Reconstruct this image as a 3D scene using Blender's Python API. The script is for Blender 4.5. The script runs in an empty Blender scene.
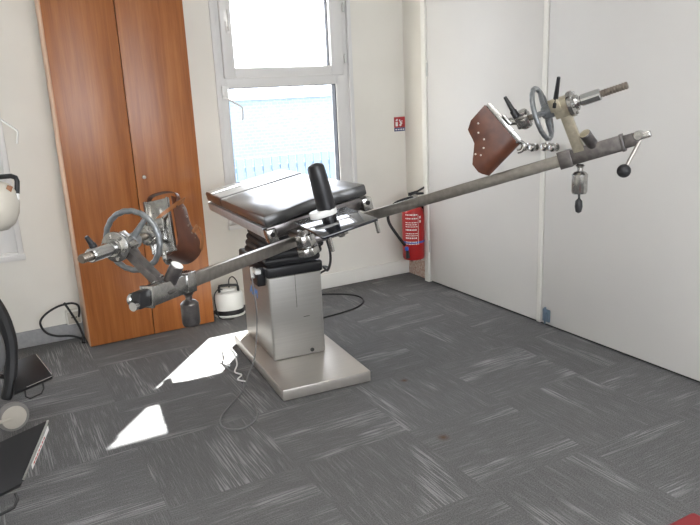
import bpy, bmesh, math, random
from mathutils import Vector, Matrix
random.seed(4)
V = Vector
COL = bpy.context.scene.collection
R = math.radians

# ------------------------------------------------------------------ materials
def mat(name, color, rough=0.5, metal=0.0, **kw):
    m = bpy.data.materials.new(name); m.use_nodes = True
    b = m.node_tree.nodes['Principled BSDF']
    b.inputs['Base Color'].default_value = (*color, 1)
    b.inputs['Roughness'].default_value = rough
    b.inputs['Metallic'].default_value = metal
    if 'coat' in kw: b.inputs['Coat Weight'].default_value = kw['coat']; b.inputs['Coat Roughness'].default_value = kw.get('coatr', .1)
    if 'spec' in kw: b.inputs['Specular IOR Level'].default_value = kw['spec']
    return m

def N(m, t, **kw):
    n = m.node_tree.nodes.new(t)
    for k, v in kw.items(): setattr(n, k, v)
    return n
def LK(m, a, b): m.node_tree.links.new(a, b)
def MATH(m, op, a, b=None, c=None):
    n = N(m, 'ShaderNodeMath', operation=op)
    for i, x in enumerate((a, b, c)):
        if x is None: continue
        if isinstance(x, (int, float)): n.inputs[i].default_value = x
        else: LK(m, x, n.inputs[i])
    return n.outputs[0]
def RAMP(m, fac, stops):
    r = N(m, 'ShaderNodeValToRGB'); e = r.color_ramp.elements
    while len(e) < len(stops): e.new(.5)
    for k, (p, c) in enumerate(stops):
        e[k].position = p; e[k].color = c if len(c) == 4 else (*c, 1)
    LK(m, fac, r.inputs[0]); return r.outputs[0]

def mottled(name, c1, c2, scale=(6, 6, 6), rough=.5, metal=0., bump=0., detail=4, **kw):
    m = mat(name, c1, rough, metal, **kw); b = m.node_tree.nodes['Principled BSDF']
    tc = N(m, 'ShaderNodeTexCoord'); mp = N(m, 'ShaderNodeMapping'); mp.inputs['Scale'].default_value = scale
    LK(m, tc.outputs['Object'], mp.inputs['Vector'])
    nz = N(m, 'ShaderNodeTexNoise'); nz.inputs['Detail'].default_value = detail; nz.inputs['Scale'].default_value = 1
    LK(m, mp.outputs[0], nz.inputs['Vector'])
    LK(m, RAMP(m, nz.outputs['Fac'], [(.3, c1), (.7, c2)]), b.inputs['Base Color'])
    if bump:
        bp = N(m, 'ShaderNodeBump'); bp.inputs['Strength'].default_value = bump; bp.inputs['Distance'].default_value = .002
        LK(m, nz.outputs['Fac'], bp.inputs['Height']); LK(m, bp.outputs[0], b.inputs['Normal'])
    return m

M = {}
M['wall'] = mottled('wall_paint', (.74, .71, .65), (.78, .75, .69), (3, 3, 3), .75)
M['ceiling'] = mat('ceiling_paint', (.85, .84, .8), .8)
M['door'] = mottled('door_paint', (.66, .64, .62), (.71, .69, .66), (1.3, 1.3, 1.3), .45)
M['trim'] = mat('trim_paint', (.80, .78, .73), .5)
M['greyskirt'] = mottled('grey_skirting', (.30, .30, .305), (.36, .36, .365), (40, 40, 40), .8)
M['dark'] = mat('dark_gap', (.015, .015, .015), .8)
M['pvc'] = mat('white_pvc', (.70, .685, .67), .4)
M['gasket'] = mat('black_gasket', (.02, .02, .025), .5)
M['hinge'] = mat('painted_hinge', (.6, .6, .58), .4, .3)
M['steel'] = mottled('brushed_steel', (.52, .50, .48), (.62, .60, .57), (4, 4, 160), .38, .9)
M['barsteel'] = mottled('brushed_bar_steel', (.27, .25, .23), (.35, .325, .295), (50, 50, 50), .30, .9)
M['darksteel'] = mottled('worn_dark_steel', (.13, .12, .12), (.21, .195, .19), (60, 60, 60), .28, .88)
M['alu'] = mottled('satin_aluminium', (.50, .50, .51), (.60, .60, .61), (30, 30, 30), .42, .55)
M['chrome'] = mat('polished_chrome', (.55, .55, .55), .14, 1.)
M['satin'] = mottled('satin_chrome', (.36, .355, .35), (.52, .51, .485), (70, 70, 70), .22, 1.)
M['brass'] = mottled('pale_worn_brass', (.46, .41, .31), (.62, .56, .43), (50, 50, 50), .35, .75)
M['wheel'] = mottled('grey_cast_wheel', (.17, .18, .19), (.26, .27, .28), (60, 60, 60), .3, .6)
M['thread'] = mat('threaded_rod_steel', (.22, .19, .16), .35, .85)
M['column'] = mottled('stainless_column', (.345, .335, .315), (.375, .36, .335), (3, 3, 220), .42, .6)
M['base'] = mottled('stainless_base', (.48, .45, .42), (.52, .49, .45), (5, 180, 5), .36, .65)
M['black'] = mat('black_plastic', (.012, .012, .014), .4)
M['rubber'] = mat('black_rubber', (.014, .014, .016), .55)
M['vinyl'] = mottled('black_vinyl', (.022, .022, .024), (.030, .029, .029), (14, 14, 14), .36, bump=.03, coat=1., coatr=.26)
M['postvinyl'] = mat('black_post_vinyl', (.012, .012, .014), .33)
M['gloss'] = mat('gloss_black_sheet', (.008, .010, .016), .05, coat=.6)
M['white'] = mat('white_plastic', (.78, .78, .76), .35)
M['cream'] = mottled('cream_plastic', (.50, .46, .40), (.56, .52, .45), (8, 8, 8), .5)
M['red'] = mottled('red_enamel', (.36, .014, .015), (.42, .018, .018), (9, 9, 9), .28)
M['redcloth'] = mat('red_fabric', (.20, .014, .018), .8)
M['blue'] = mat('blue_print', (.03, .10, .45), .5)
M['signred'] = mat('sign_red', (.45, .03, .035), .45)
M['navy'] = mat('sign_navy', (.02, .04, .16), .45)
M['inkwhite'] = mat('ink_white', (.8, .78, .75), .5)
M['inkblue'] = mat('ink_blue', (.08, .30, .75), .5)
M['paleblue'] = mat('blue_grey_metal', (.20, .27, .34), .4, .5)
M['leather'] = mottled('brown_leather', (.060, .019, .010), (.105, .034, .016), (28, 28, 28), .42, bump=.3)
M['tan'] = mottled('tan_strap_leather', (.20, .075, .022), (.28, .11, .036), (30, 30, 30), .5, bump=.2)
M['greycable'] = mat('grey_cable', (.17, .17, .17), .5)
M['tyre'] = mat('grey_tyre', (.22, .21, .20), .6)
M['greyvinyl'] = mat('grey_pad', (.16, .16, .165), .5)
M['lock'] = mat('lock_metal', (.40, .36, .32), .3, .8)
M['plaster'] = mottled('bare_plaster', (.45, .25, .18), (.70, .62, .55), (60, 60, 60), .9)
M['sidewood'] = mat('pale_wardrobe_edge', (.62, .42, .30), .5)

def make_glass():
    m = bpy.data.materials.new('window_glass'); m.use_nodes = True; nt = m.node_tree; nt.nodes.clear()
    o = N(m, 'ShaderNodeOutputMaterial'); t = N(m, 'ShaderNodeBsdfTransparent'); g = N(m, 'ShaderNodeBsdfGlossy')
    t.inputs[0].default_value = (.95, .98, 1, 1); g.inputs['Roughness'].default_value = .02
    mx = N(m, 'ShaderNodeMixShader'); mx.inputs[0].default_value = .04
    LK(m, t.outputs[0], mx.inputs[1]); LK(m, g.outputs[0], mx.inputs[2]); LK(m, mx.outputs[0], o.inputs[0])
    return m
M['glass'] = make_glass()

def make_wood():
    m = mat('cherry_veneer', (.4, .16, .05), .32, spec=.5); b = m.node_tree.nodes['Principled BSDF']
    tc = N(m, 'ShaderNodeTexCoord'); mp = N(m, 'ShaderNodeMapping'); mp.inputs['Scale'].default_value = (26, 26, 1.1)
    LK(m, tc.outputs['Object'], mp.inputs[0])
    n1 = N(m, 'ShaderNodeTexNoise'); n1.inputs['Scale'].default_value = 1; n1.inputs['Detail'].default_value = 6; n1.inputs['Distortion'].default_value = .6
    LK(m, mp.outputs[0], n1.inputs['Vector'])
    mp2 = N(m, 'ShaderNodeMapping'); mp2.inputs['Scale'].default_value = (190, 190, 7)
    LK(m, tc.outputs['Object'], mp2.inputs[0])
    n2 = N(m, 'ShaderNodeTexNoise'); n2.inputs['Scale'].default_value = 1; n2.inputs['Detail'].default_value = 3
    LK(m, mp2.outputs[0], n2.inputs['Vector'])
    s = MATH(m, 'ADD', MATH(m, 'MULTIPLY', n1.outputs['Fac'], .7), MATH(m, 'MULTIPLY', n2.outputs['Fac'], .3))
    LK(m, RAMP(m, s, [(.32, (.245, .075, .020)), (.5, (.335, .112, .030)), (.68, (.42, .155, .045))]), b.inputs['Base Color'])
    return m
M['wood'] = make_wood()

def make_carpet():
    m = mat('carpet_tiles', (.1, .1, .1), .95, spec=.15); b = m.node_tree.nodes['Principled BSDF']
    tc = N(m, 'ShaderNodeTexCoord'); sp = N(m, 'ShaderNodeSeparateXYZ'); LK(m, tc.outputs['Object'], sp.inputs[0])
    x, y = sp.outputs[0], sp.outputs[1]
    fu = MATH(m, 'FLOOR', MATH(m, 'DIVIDE', MATH(m, 'SUBTRACT', x, 1.395), .503))
    fv = MATH(m, 'FLOOR', MATH(m, 'DIVIDE', MATH(m, 'SUBTRACT', y, 2.167), .503))
    par = MATH(m, 'FLOORED_MODULO', MATH(m, 'ADD', fu, fv), 2.)
    cv = N(m, 'ShaderNodeCombineXYZ'); LK(m, fu, cv.inputs[0]); LK(m, fv, cv.inputs[1])
    wn = N(m, 'ShaderNodeTexWhiteNoise', noise_dimensions='2D'); LK(m, cv.outputs[0], wn.inputs['Vector'])
    h = wn.outputs['Value']
    inv = MATH(m, 'SUBTRACT', 1., par)
    al = MATH(m, 'ADD', MATH(m, 'MULTIPLY', x, par), MATH(m, 'MULTIPLY', y, inv))
    ac = MATH(m, 'ADD', MATH(m, 'MULTIPLY', y, par), MATH(m, 'MULTIPLY', x, inv))
    def nz(sa, sc, seed, det=2):
        c = N(m, 'ShaderNodeCombineXYZ')
        LK(m, MATH(m, 'MULTIPLY_ADD', h, seed, MATH(m, 'MULTIPLY', al, sa)), c.inputs[0])
        LK(m, MATH(m, 'MULTIPLY_ADD', h, seed * 1.7, MATH(m, 'MULTIPLY', ac, sc)), c.inputs[1])
        n = N(m, 'ShaderNodeTexNoise', noise_dimensions='2D'); n.inputs['Scale'].default_value = 1; n.inputs['Detail'].default_value = det
        LK(m, c.outputs[0], n.inputs['Vector']); return n.outputs['Fac']
    streak = RAMP(m, nz(4.5, 165, 53), [(.50, (0, 0, 0)), (.60, (1, 1, 1))])
    streak2 = RAMP(m, nz(7, 260, 91), [(.56, (0, 0, 0)), (.66, (1, 1, 1))])
    band = RAMP(m, nz(1.6, 8.5, 37, 1), [(.56, (0, 0, 0)), (.66, (1, 1, 1))])
    s = MATH(m, 'MAXIMUM', MATH(m, 'MULTIPLY', streak, band), MATH(m, 'MULTIPLY', streak2, .36))
    fine = N(m, 'ShaderNodeTexNoise'); fine.inputs['Scale'].default_value = 230; fine.inputs['Detail'].default_value = 2
    LK(m, tc.outputs['Object'], fine.inputs['Vector'])
    big = N(m, 'ShaderNodeTexNoise'); big.inputs['Scale'].default_value = 1.3; LK(m, tc.outputs['Object'], big.inputs['Vector'])
    v = MATH(m, 'MULTIPLY_ADD', s, .13, .132)
    v = MATH(m, 'ADD', v, MATH(m, 'MULTIPLY', MATH(m, 'SUBTRACT', fine.outputs['Fac'], .5), .24))
    v = MATH(m, 'ADD', v, MATH(m, 'MULTIPLY', MATH(m, 'SUBTRACT', big.outputs['Fac'], .5), .03))
    v = MATH(m, 'ADD', v, MATH(m, 'MULTIPLY', MATH(m, 'SUBTRACT', h, .5), .012))
    cc = N(m, 'ShaderNodeCombineXYZ'); LK(m, v, cc.inputs[0]); LK(m, MATH(m, 'MULTIPLY', v, .988), cc.inputs[1]); LK(m, MATH(m, 'MULTIPLY', v, .992), cc.inputs[2])
    # two small brown stains
    col = cc.outputs[0]
    for sx, sy, r in ((1.487, 2.045, .03), (1.66, 2.60, .022)):
        d = N(m, 'ShaderNodeVectorMath', operation='DISTANCE'); LK(m, tc.outputs['Object'], d.inputs[0]); d.inputs[1].default_value = (sx, sy, 0)
        f = MATH(m, 'SUBTRACT', 1., MATH(m, 'SMOOTH_MIN', MATH(m, 'DIVIDE', d.outputs['Value'], r), 1., .4))
        f2 = MATH(m, 'MAXIMUM', MATH(m, 'MULTIPLY', f, .9), 0.)
        mx = N(m, 'ShaderNodeMix', data_type='RGBA'); LK(m, f2, mx.inputs[0]); LK(m, col, mx.inputs[6]); mx.inputs[7].default_value = (.10, .055, .025, 1)
        col = mx.outputs[2]
    LK(m, col, b.inputs['Base Color'])
    bp = N(m, 'ShaderNodeBump'); bp.inputs['Strength'].default_value = .5; bp.inputs['Distance'].default_value = .003
    LK(m, fine.outputs['Fac'], bp.inputs['Height']); LK(m, bp.outputs[0], b.inputs['Normal'])
    return m
M['carpet'] = make_carpet()

def make_facade():
    m = mat('pale_blue_brick', (.5, .7, .9), .8); b = m.node_tree.nodes['Principled BSDF']
    tc = N(m, 'ShaderNodeTexCoord'); mp = N(m, 'ShaderNodeMapping'); mp.inputs['Rotation'].default_value = (R(90), 0, 0)
    LK(m, tc.outputs['Object'], mp.inputs[0])
    br = N(m, 'ShaderNodeTexBrick'); br.inputs['Scale'].default_value = 5.
    br.inputs['Color1'].default_value = (.19, .245, .30, 1); br.inputs['Color2'].default_value = (.22, .275, .33, 1); br.inputs['Mortar'].default_value = (.27, .325, .375, 1)
    br.inputs['Mortar Size'].default_value = .03
    LK(m, mp.outputs[0], br.inputs['Vector']); LK(m, br.outputs['Color'], b.inputs['Base Color'])
    return m
M['facade'] = make_facade()
M['slat'] = mat('blue_grey_slat', (.13, .19, .26), .7)
M['yard'] = mottled('yard_ground', (.35, .36, .34), (.45, .45, .43), (2, 2, 2), .9)

# ------------------------------------------------------------------ mesh builder
def frame(origin, X, Y, Z):
    m = Matrix.Identity(4)
    for i, a in enumerate((X, Y, Z)):
        for k in range(3): m[k][i] = a[k]
    for k in range(3): m[k][3] = origin[k]
    return m
def axis_frame(o, d, hint=None):
    Z = V(d).normalized(); h = V(hint) if hint else (V((0, 0, 1)) if abs(Z.z) < .9 else V((1, 0, 0)))
    X = h.cross(Z).normalized(); return frame(o, X, Z.cross(X), Z)
ORIG = {}
class MB:
    def __init__(s): s.bm = bmesh.new()
    def _add(s, b2, T=None):
        if T is not None: b2.transform(T)
        me = bpy.data.meshes.new('tmp'); b2.to_mesh(me); b2.free(); s.bm.from_mesh(me); bpy.data.meshes.remove(me); return s
    def box(s, lo, hi, T=None, bev=0., seg=2):
        b = bmesh.new(); bmesh.ops.create_cube(b, size=1)
        c = [(a + d) / 2 for a, d in zip(lo, hi)]; z = [abs(d - a) for a, d in zip(lo, hi)]
        for v in b.verts: v.co = V([v.co[i] * z[i] + c[i] for i in range(3)])
        if bev: bmesh.ops.bevel(b, geom=list(b.edges), offset=bev, segments=seg, affect='EDGES', profile=.5)
        return s._add(b, T)
    def lathe(s, prof, T=None, seg=28):
        b = bmesh.new(); rings = []
        for r, h in prof:
            if r < 1e-6: rings.append([b.verts.new((0, 0, h))])
            else: rings.append([b.verts.new((r * math.cos(2 * math.pi * k / seg), r * math.sin(2 * math.pi * k / seg), h)) for k in range(seg)])
        for a, c in zip(rings, rings[1:]):
            for k in range(seg):
                j = (k + 1) % seg
                if len(a) == 1 and len(c) == 1: continue
                if len(a) == 1: b.faces.new((a[0], c[j], c[k]))
                elif len(c) == 1: b.faces.new((a[k], a[j], c[0]))
                else: b.faces.new((a[k], a[j], c[j], c[k]))
        if len(rings[0]) > 1: b.faces.new(list(reversed(rings[0])))
        if len(rings[-1]) > 1: b.faces.new(rings[-1])
        bmesh.ops.recalc_face_normals(b, faces=b.faces)
        return s._add(b, T)
    def cyl(s, p0, p1, r, r2=None, bev=0., seg=24):
        p0, p1 = V(p0), V(p1); L = (p1 - p0).length; r2 = r if r2 is None else r2
        pr = [(r - bev, 0), (r, bev), (r2, L - bev), (r2 - bev, L)] if bev else [(r, 0), (r2, L)]
        return s.lathe(pr, axis_frame(p0, p1 - p0), seg)
    def ball(s, c, r, sc=(1, 1, 1), T=None):
        b = bmesh.new(); bmesh.ops.create_uvsphere(b, u_segments=24, v_segments=16, radius=r)
        for v in b.verts: v.co = V((v.co.x * sc[0], v.co.y * sc[1], v.co.z * sc[2]))
        if T is not None: b.transform(T)
        bmesh.ops.translate(b, verts=b.verts, vec=V(c)); return s._add(b)
    def tube(s, pts, r, seg=10, closed=False, smooth=0, radii=None):
        pts = [V(p) for p in pts]
        if smooth: pts = spline(pts, smooth, closed)
        n = len(pts); b = bmesh.new(); rings = []; prev = None
        for i, p in enumerate(pts):
            if closed: t = (pts[(i + 1) % n] - pts[i - 1]).normalized()
            else: t = (pts[min(i + 1, n - 1)] - pts[max(i - 1, 0)]).normalized()
            if prev is None: a = t.orthogonal().normalized()
            else: a = (prev - t * prev.dot(t)).normalized()
            prev = a; c = t.cross(a); rr = radii[i * (len(radii) - 1) // max(n - 1, 1)] if radii else r
            rings.append([b.verts.new(p + (a * math.cos(2 * math.pi * k / seg) + c * math.sin(2 * math.pi * k / seg)) * rr) for k in range(seg)])
        for i in range(n if closed else n - 1):
            a, c = rings[i], rings[(i + 1) % n]
            off = 0
            if closed and i == n - 1:
                off = min(range(seg), key=lambda q: (a[0].co - c[q].co).length)
            for k in range(seg): b.faces.new((a[k], a[(k + 1) % seg], c[(k + 1 + off) % seg], c[(k + off) % seg]))
        if not closed: b.faces.new(list(reversed(rings[0]))); b.faces.new(rings[-1])
        bmesh.ops.recalc_face_normals(b, faces=b.faces)
        return s._add(b)
    def prism(s, poly, z0, z1, T=None, bev=0.):
        b = bmesh.new(); vs = [b.verts.new((x, y, z0)) for x, y in poly]; f = b.faces.new(vs)
        e = bmesh.ops.extrude_face_region(b, geom=[f]); up = [g for g in e['geom'] if isinstance(g, bmesh.types.BMVert)]
        bmesh.ops.translate(b, verts=up, vec=(0, 0, z1 - z0)); bmesh.ops.recalc_face_normals(b, faces=b.faces)
        if bev: bmesh.ops.bevel(b, geom=[x for x in b.edges if x.calc_face_angle(0) > .5], offset=bev, segments=2, affect='EDGES', profile=.5)
        return s._add(b, T)
    def sheet(s, grid, th):
        """a thick sheet from a grid of points"""
        b = bmesh.new(); g = [[b.verts.new(V(p)) for p in row] for row in grid]
        for i in range(len(g) - 1):
            for j in range(len(g[0]) - 1): b.faces.new((g[i][j], g[i + 1][j], g[i + 1][j + 1], g[i][j + 1]))
        bmesh.ops.recalc_face_normals(b, faces=b.faces)
        bmesh.ops.solidify(b, geom=list(b.faces), thickness=th); return s._add(b)
    def build(s, name, material, parent=None, ang=35):
        bm = s.bm; o = ORIG.get(parent.name, V((0, 0, 0))) if parent else V((0, 0, 0))
        bmesh.ops.translate(bm, verts=bm.verts, vec=-o)
        for f in bm.faces: f.smooth = True
        for e in bm.edges:
            if len(e.link_faces) == 2 and e.calc_face_angle(0) > R(ang): e.smooth = False
        me = bpy.data.meshes.new(name); bm.to_mesh(me); bm.free()
        ob = bpy.data.objects.new(name, me); COL.objects.link(ob); me.materials.append(M[material])
        if parent: ob.parent = parent
        ORIG[ob.name] = o
        return ob
def spline(p, k, closed=False):
    out = []; n = len(p); rng = range(n) if closed else range(n - 1)
    for i in rng:
        g = (lambda j: p[j % n]) if closed else (lambda j: p[max(0, min(n - 1, j))])
        a, b, c, d = g(i - 1), g(i), g(i + 1), g(i + 2)
        for q in range(k):
            t = q / k; out.append(.5 * ((2 * b) + (c - a) * t + (2 * a - 5 * b + 4 * c - d) * t * t + (3 * b - a - 3 * c + d) * t ** 3))
    if not closed: out.append(p[-1])
    return out
def thing(name, loc, label, cat, group=None):
    o = bpy.data.objects.new(name, None); COL.objects.link(o); o.location = loc; o.empty_display_size = .1
    o['label'] = label; o['category'] = cat
    if group: o['group'] = group
    ORIG[o.name] = V(loc); return o
def tag(o, label, cat, group=None):
    o['label'] = label; o['category'] = cat
    if group: o['group'] = group
    return o
def struct(o): o['kind'] = 'structure'; return o
def text_part(txt, size, T, name, material, parent, thick=.0006, shear=0.):
    cu = bpy.data.curves.new(name, 'FONT'); cu.body = txt; cu.size = size; cu.extrude = thick; cu.align_x = 'CENTER'; cu.align_y = 'CENTER'; cu.shear = shear
    t = bpy.data.objects.new(name, cu); COL.objects.link(t)
    bpy.context.view_layer.update()
    me = bpy.data.meshes.new_from_object(t); bpy.data.objects.remove(t)
    me.transform(T); o = ORIG.get(parent.name, V((0, 0, 0))); me.transform(Matrix.Translation(-o))
    me.materials.clear(); me.materials.append(M[material])
    ob = bpy.data.objects.new(name, me); COL.objects.link(ob); ob.parent = parent; ORIG[ob.name] = o
    return ob

# ------------------------------------------------------------------ the room
WX, WY = 2.79, 4.263          # right wall plane, back wall plane
XL, YB, ZC = -1.7, -1.9, 2.6
T_ = .25
b = MB().box((XL - T_, YB - T_, -.2), (WX + T_, WY + T_, 0)); struct(b.build('floor', 'carpet'))
b = MB().box((XL - T_, YB - T_, ZC), (WX + T_, WY + T_, ZC + .2)); struct(b.build('ceiling', 'ceiling'))
W2 = (1.395, 2.350, .56, 2.26)     # main window opening
W1 = (-.825, .130, .56, 2.26)       # left window opening
b = MB()
b.box((XL - T_, WY, 0), (W1[0], WY + T_, ZC)); b.box((W1[1], WY, 0), (W2[0], WY + T_, ZC)); b.box((W2[1], WY, 0), (WX + T_, WY + T_, ZC))
for w in (W1, W2):
    b.box((w[0], WY, 0), (w[1], WY + T_, w[2])); b.box((w[0], WY, w[3]), (w[1], WY + T_, ZC))
struct(b.build('wall_back', 'wall'))
b = MB().box((XL - T_, YB - T_, 0), (XL, WY, ZC)); struct(b.build('wall_left', 'wall'))
b = MB()
b.box((WX, YB - T_, 0), (WX + T_, WY, ZC))
wr = struct(b.build('wall_right', 'wall'))
# wall behind the camera, with one wide window
WF = (-1.2, 2.2, .9, 2.3)
b = MB(); b.box((XL, YB - T_, 0), (WF[0], YB, ZC)); b.box((WF[1], YB - T_, 0), (WX, YB, ZC)); b.box((WF[0], YB - T_, 0), (WF[1], YB, WF[2])); b.box((WF[0], YB - T_, WF[3]), (WF[1], YB, ZC))
struct(b.build('wall_front', 'wall'))

def ring(b, x0, x1, z0, z1, w, y0, y1, bev=.004):
    wl, wr_, wb, wt = w
    b.box((x0, y0, z0), (x0 + wl, y1, z1), bev=bev); b.box((x1 - wr_, y0, z0), (x1, y1, z1), bev=bev)
    b.box((x0 + wl, y0, z0), (x1 - wr_, y1, z0 + wb), bev=bev); b.box((x0 + wl, y0, z1 - wt), (x1 - wr_, y1, z1), bev=bev)

def make_window(name, x0):
    x1 = x0 + .955; z0, z1 = .56, 2.26; y = WY
    f = MB(); e = .015
    # architrave against the wall, frame set slightly in
    ring(f, x0 - e, x1 + e, z0 - e, z1 + e, (.03, .03, .03, .03), y - .012, y + .03)
    ring(f, x0 + .01, x1 - .01, z0 + .01, z1 - .01, (.055, .10, .09, .06), y + .012, y + .09)
    f.box((x0 + .06, y + .012, 1.435), (x1 - .10, y + .09, 1.50), bev=.004)
    fr = struct(f.build(name, 'pvc'))
    s = MB(); ring(s, x0 + .045, x1 - .055, 1.495, 2.215, (.075, .095, .062, .07), y - .012, y + .06, .006)
    s.build('sash', 'pvc', fr)
    g = MB(); ring(g, x0 + .118, x1 - .148, 1.555, 2.148, (.005, .007, .004, .005), y + .018, y + .05, 0)
    ring(g, x0 + .064, x1 - .108, .65, 1.436, (.005, .008, .005, .006), y + .02, y + .07, 0)
    g.build('gasket', 'gasket', fr)
    p = MB().box((x0 + .115, y + .030, 1.553), (x1 - .146, y + .036, 2.15)); p.build('upper_pane', 'glass', fr)
    p = MB().box((x0 + .063, y + .045, .648), (x1 - .106, y + .051, 1.437)); p.build('lower_pane', 'glass', fr)
    h = MB(); h.box((x0 + .075, y - .022, 1.765), (x0 + .103, y - .012, 1.84), bev=.004); h.cyl((x0 + .089, y - .012, 1.80), (x0 + .089, y - .05, 1.80), .008)
    h.box((x0 + .08, y - .058, 1.775), (x0 + .098, y - .044, 1.90), bev=.004); h.build('window_handle', 'pvc', fr)
    for zz in (1.60, 1.93):
        hg = MB().cyl((x1 - .045, y - .018, zz - .03), (x1 - .045, y - .018, zz + .03), .008, bev=.002); hg.build('hinge', 'hinge', fr)
    br = MB().box((x0 + .015, y - .03, 1.37), (x0 + .055, y - .012, 1.45), bev=.004)
    bk = br.build('crank_bracket', 'white', fr)
    c = MB().tube([(x0 + .02, y - .025, 1.39), (x0 + .03, y - .05, 1.375), (x0 + .110, y - .10, 1.318), (x0 + .115, y - .10, 1.308), (x0 + .110, y - .10, 1.235)], .0055)
    c.build('crank_handle', 'white', bk)
    if name == 'window_1':
        bk = MB().box((x1 - .035, y - .03, 1.33), (x1 + .005, y - .012, 1.41), bev=.004).build('crank_bracket', 'white', fr)
        MB().tube([(x1 - .005, y - .025, 1.365), (x1 + .003, y - .09, 1.328), (x1 + .078, y - .10, 1.262), (x1 + .082, y - .10, 1.25), (x1 + .070, y - .10, 1.190)], .0055).build('crank_handle', 'white', bk)
    sl = MB().box((x0 - .02, y - .03, z0 - .03), (x1 + .02, y + .06, z0 + .002), bev=.004); sl.build('window_sill', 'pvc', fr)
    return fr
make_window('window_1', W1[0]); make_window('window_2', W2[0])
f = MB(); ring(f, WF[0] - .01, WF[1] + .01, WF[2] - .01, WF[3] + .01, (.07, .07, .07, .07), YB - .07, YB + .01)
f.box((.46, YB - .07, WF[2] + .06), (.54, YB, WF[3] - .06)); fr = struct(f.build('window_3', 'pvc'))
MB().box((WF[0] + .05, YB - .04, WF[2] + .05), (WF[1] - .05, YB - .034, WF[3] - .05)).build('pane', 'glass', fr)

# skirtings
struct(MB().box((W2[0] - .2, WY - .016, 0), (WX, WY, .105), bev=.004).build('baseboard_back', 'trim'))
struct(MB().box((XL, WY - .014, 0), (W2[0] - .2, WY, .098), bev=.003).build('baseboard_left', 'greyskirt'))
struct(MB().box((WX - .006, 4.03, .0), (WX, WY - .016, .13), bev=.002).build('baseboard_right', 'plaster'))

# closet doors on the right wall
DX = 2.76
struct(MB().box((DX - .012, 3.935, 0), (WX, 3.985, ZC), bev=.003).build('trim_1', 'trim'))
struct(MB().box((DX + .018, -1.0, 0), (WX, 3.935, .016)).build('trim_2', 'dark'))  # black strip painted as the shade in the gap below the doors
d1 = struct(MB().box((DX, 2.845, .014), (WX - .001, 3.93, ZC), bev=.002).build('door_1', 'door'))
d2 = struct(MB().box((DX, 1.55, .014), (WX - .001, 2.805, ZC), bev=.002).build('door_2', 'door'))
struct(MB().box((DX - .006, 2.812, .01), (WX - .001, 2.842, ZC), bev=.002).build('trim_3', 'trim'))
struct(MB().box((DX, -1.2, .014), (WX - .001, 1.54, ZC), bev=.002).build('door_3', 'door'))
for d, ys in ((d1, (2.938, 2.878)), (d2, (2.785, 2.725))):
    for yy in ys:
        z = 1.033 if yy > 2.87 else 1.041
        k = MB().lathe([(.021, 0), (.021, .004), (.010, .007), (.009, .014), (.018, .020), (.0235, .030), (.0225, .040), (.014, .048), (0, .050)], axis_frame((DX, yy, z), (-1, 0, 0)))
        k.build('door_knob', 'satin', d)
for z in (.27, 1.50):
    MB().cyl((DX - .004, 3.928, z - .045), (DX - .004, 3.928, z + .045), .006, bev=.001).build('hinge', 'hinge', d1)
bl = MB(); bl.box((DX - .010, 2.735, .03), (DX, 2.79, .105), bev=.003); bl.cyl((DX - .016, 2.762, .02), (DX - .016, 2.762, .12), .006)
bl.box((DX - .022, 2.75, .075), (DX - .008, 2.774, .088), bev=.002); bl.build('floor_bolt', 'paleblue', d2)

# ------------------------------------------------------------------ wardrobe
CX0, CX1, CY = .405, 1.150, 4.015
w = thing('wardrobe', (.78, 4.13, 0), 'tall cherry wood wardrobe with two plain doors against the window wall', 'wardrobe')
b = MB(); b.box((CX0 - .004, CY + .022, .0), (CX0 + .02, WY - .018, 2.3), bev=.002)
b.box((CX1 - .02, CY + .022, .0), (CX1, WY - .018, 2.3), bev=.002); b.box((CX0 + .02, CY + .022, 2.27), (CX1 - .02, WY - .018, 2.3)); b.box((CX0 + .02, WY - .03, 0), (CX1 - .02, WY - .018, 2.27))
b.box((CX0 + .02, CY + .03, .0), (CX1 - .02, WY - .03, .04))
b.build('carcass', 'sidewood', w)
for x0, x1 in ((CX0, .7725), (.7765, CX1)):
    MB().box((x0, CY, .006), (x1, CY + .019, 2.3), bev=.0015).build('door', 'wood', w)
ld = [o for o in w.children if o.name.startswith('door')][-1]
l = MB().lathe([(.011, 0), (.011, .004), (.008, .006), (0, .006)], axis_frame((.823, CY, .957), (0, -1, 0)))
l.box((.8215, CY - .0068, .953), (.8245, CY - .0055, .961)); l.build('lock', 'lock', ld)

# ------------------------------------------------------------------ operating table
LOC = Matrix(((0.97593458, 0.10566351, -0.19075357), (-0.09569122, 0.99355371, 0.06078002), (0.19594614, -0.04106388, 0.97975449)))
LO = V((1.23422066, 2.60007405, 0.94595237))
TL = Matrix.Translation(LO) @ LOC.to_4x4()
def W(u, v, w_): return TL @ V((u, v, w_))
ot = thing('operating_table', (1.3, 3.2, 0), 'steel orthopaedic operating table with black pad and two long traction arms', 'operating table')
yaw = Matrix.Translation(V((1.30, 3.2, 0))) @ Matrix.Rotation(R(-4.5), 4, 'Z') @ Matrix.Translation(V((-1.30, -3.2, 0)))
b = MB(); b.box((1.102, 2.695, .004), (1.557, 3.56, .060), yaw, bev=.006); b.box((1.122, 2.73, 0), (1.537, 3.54, .014), yaw)
b.build('base_plate', 'base', ot)
b = MB(); b.box((1.177, 3.045, .058), (1.463, 3.55, .505), yaw, bev=.012, seg=3); col = b.build('column', 'column', ot)
b = MB(); b.box((1.318, 3.0438, .33), (1.3195, 3.048, .503), yaw); b.build('seam_line', 'dark', col)
b = MB(); b.box((1.352, 3.0438, .272), (1.384, 3.048, .2745), yaw); b.build('scratch_mark', 'dark', col)
k = MB().lathe([(.0105, 0), (.0105, .004), (.006, .005), (0, .002)], yaw @ axis_frame((1.387, 3.045, .085), (0, -1, 0))); k.build('keyhole', 'black', col)
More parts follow.
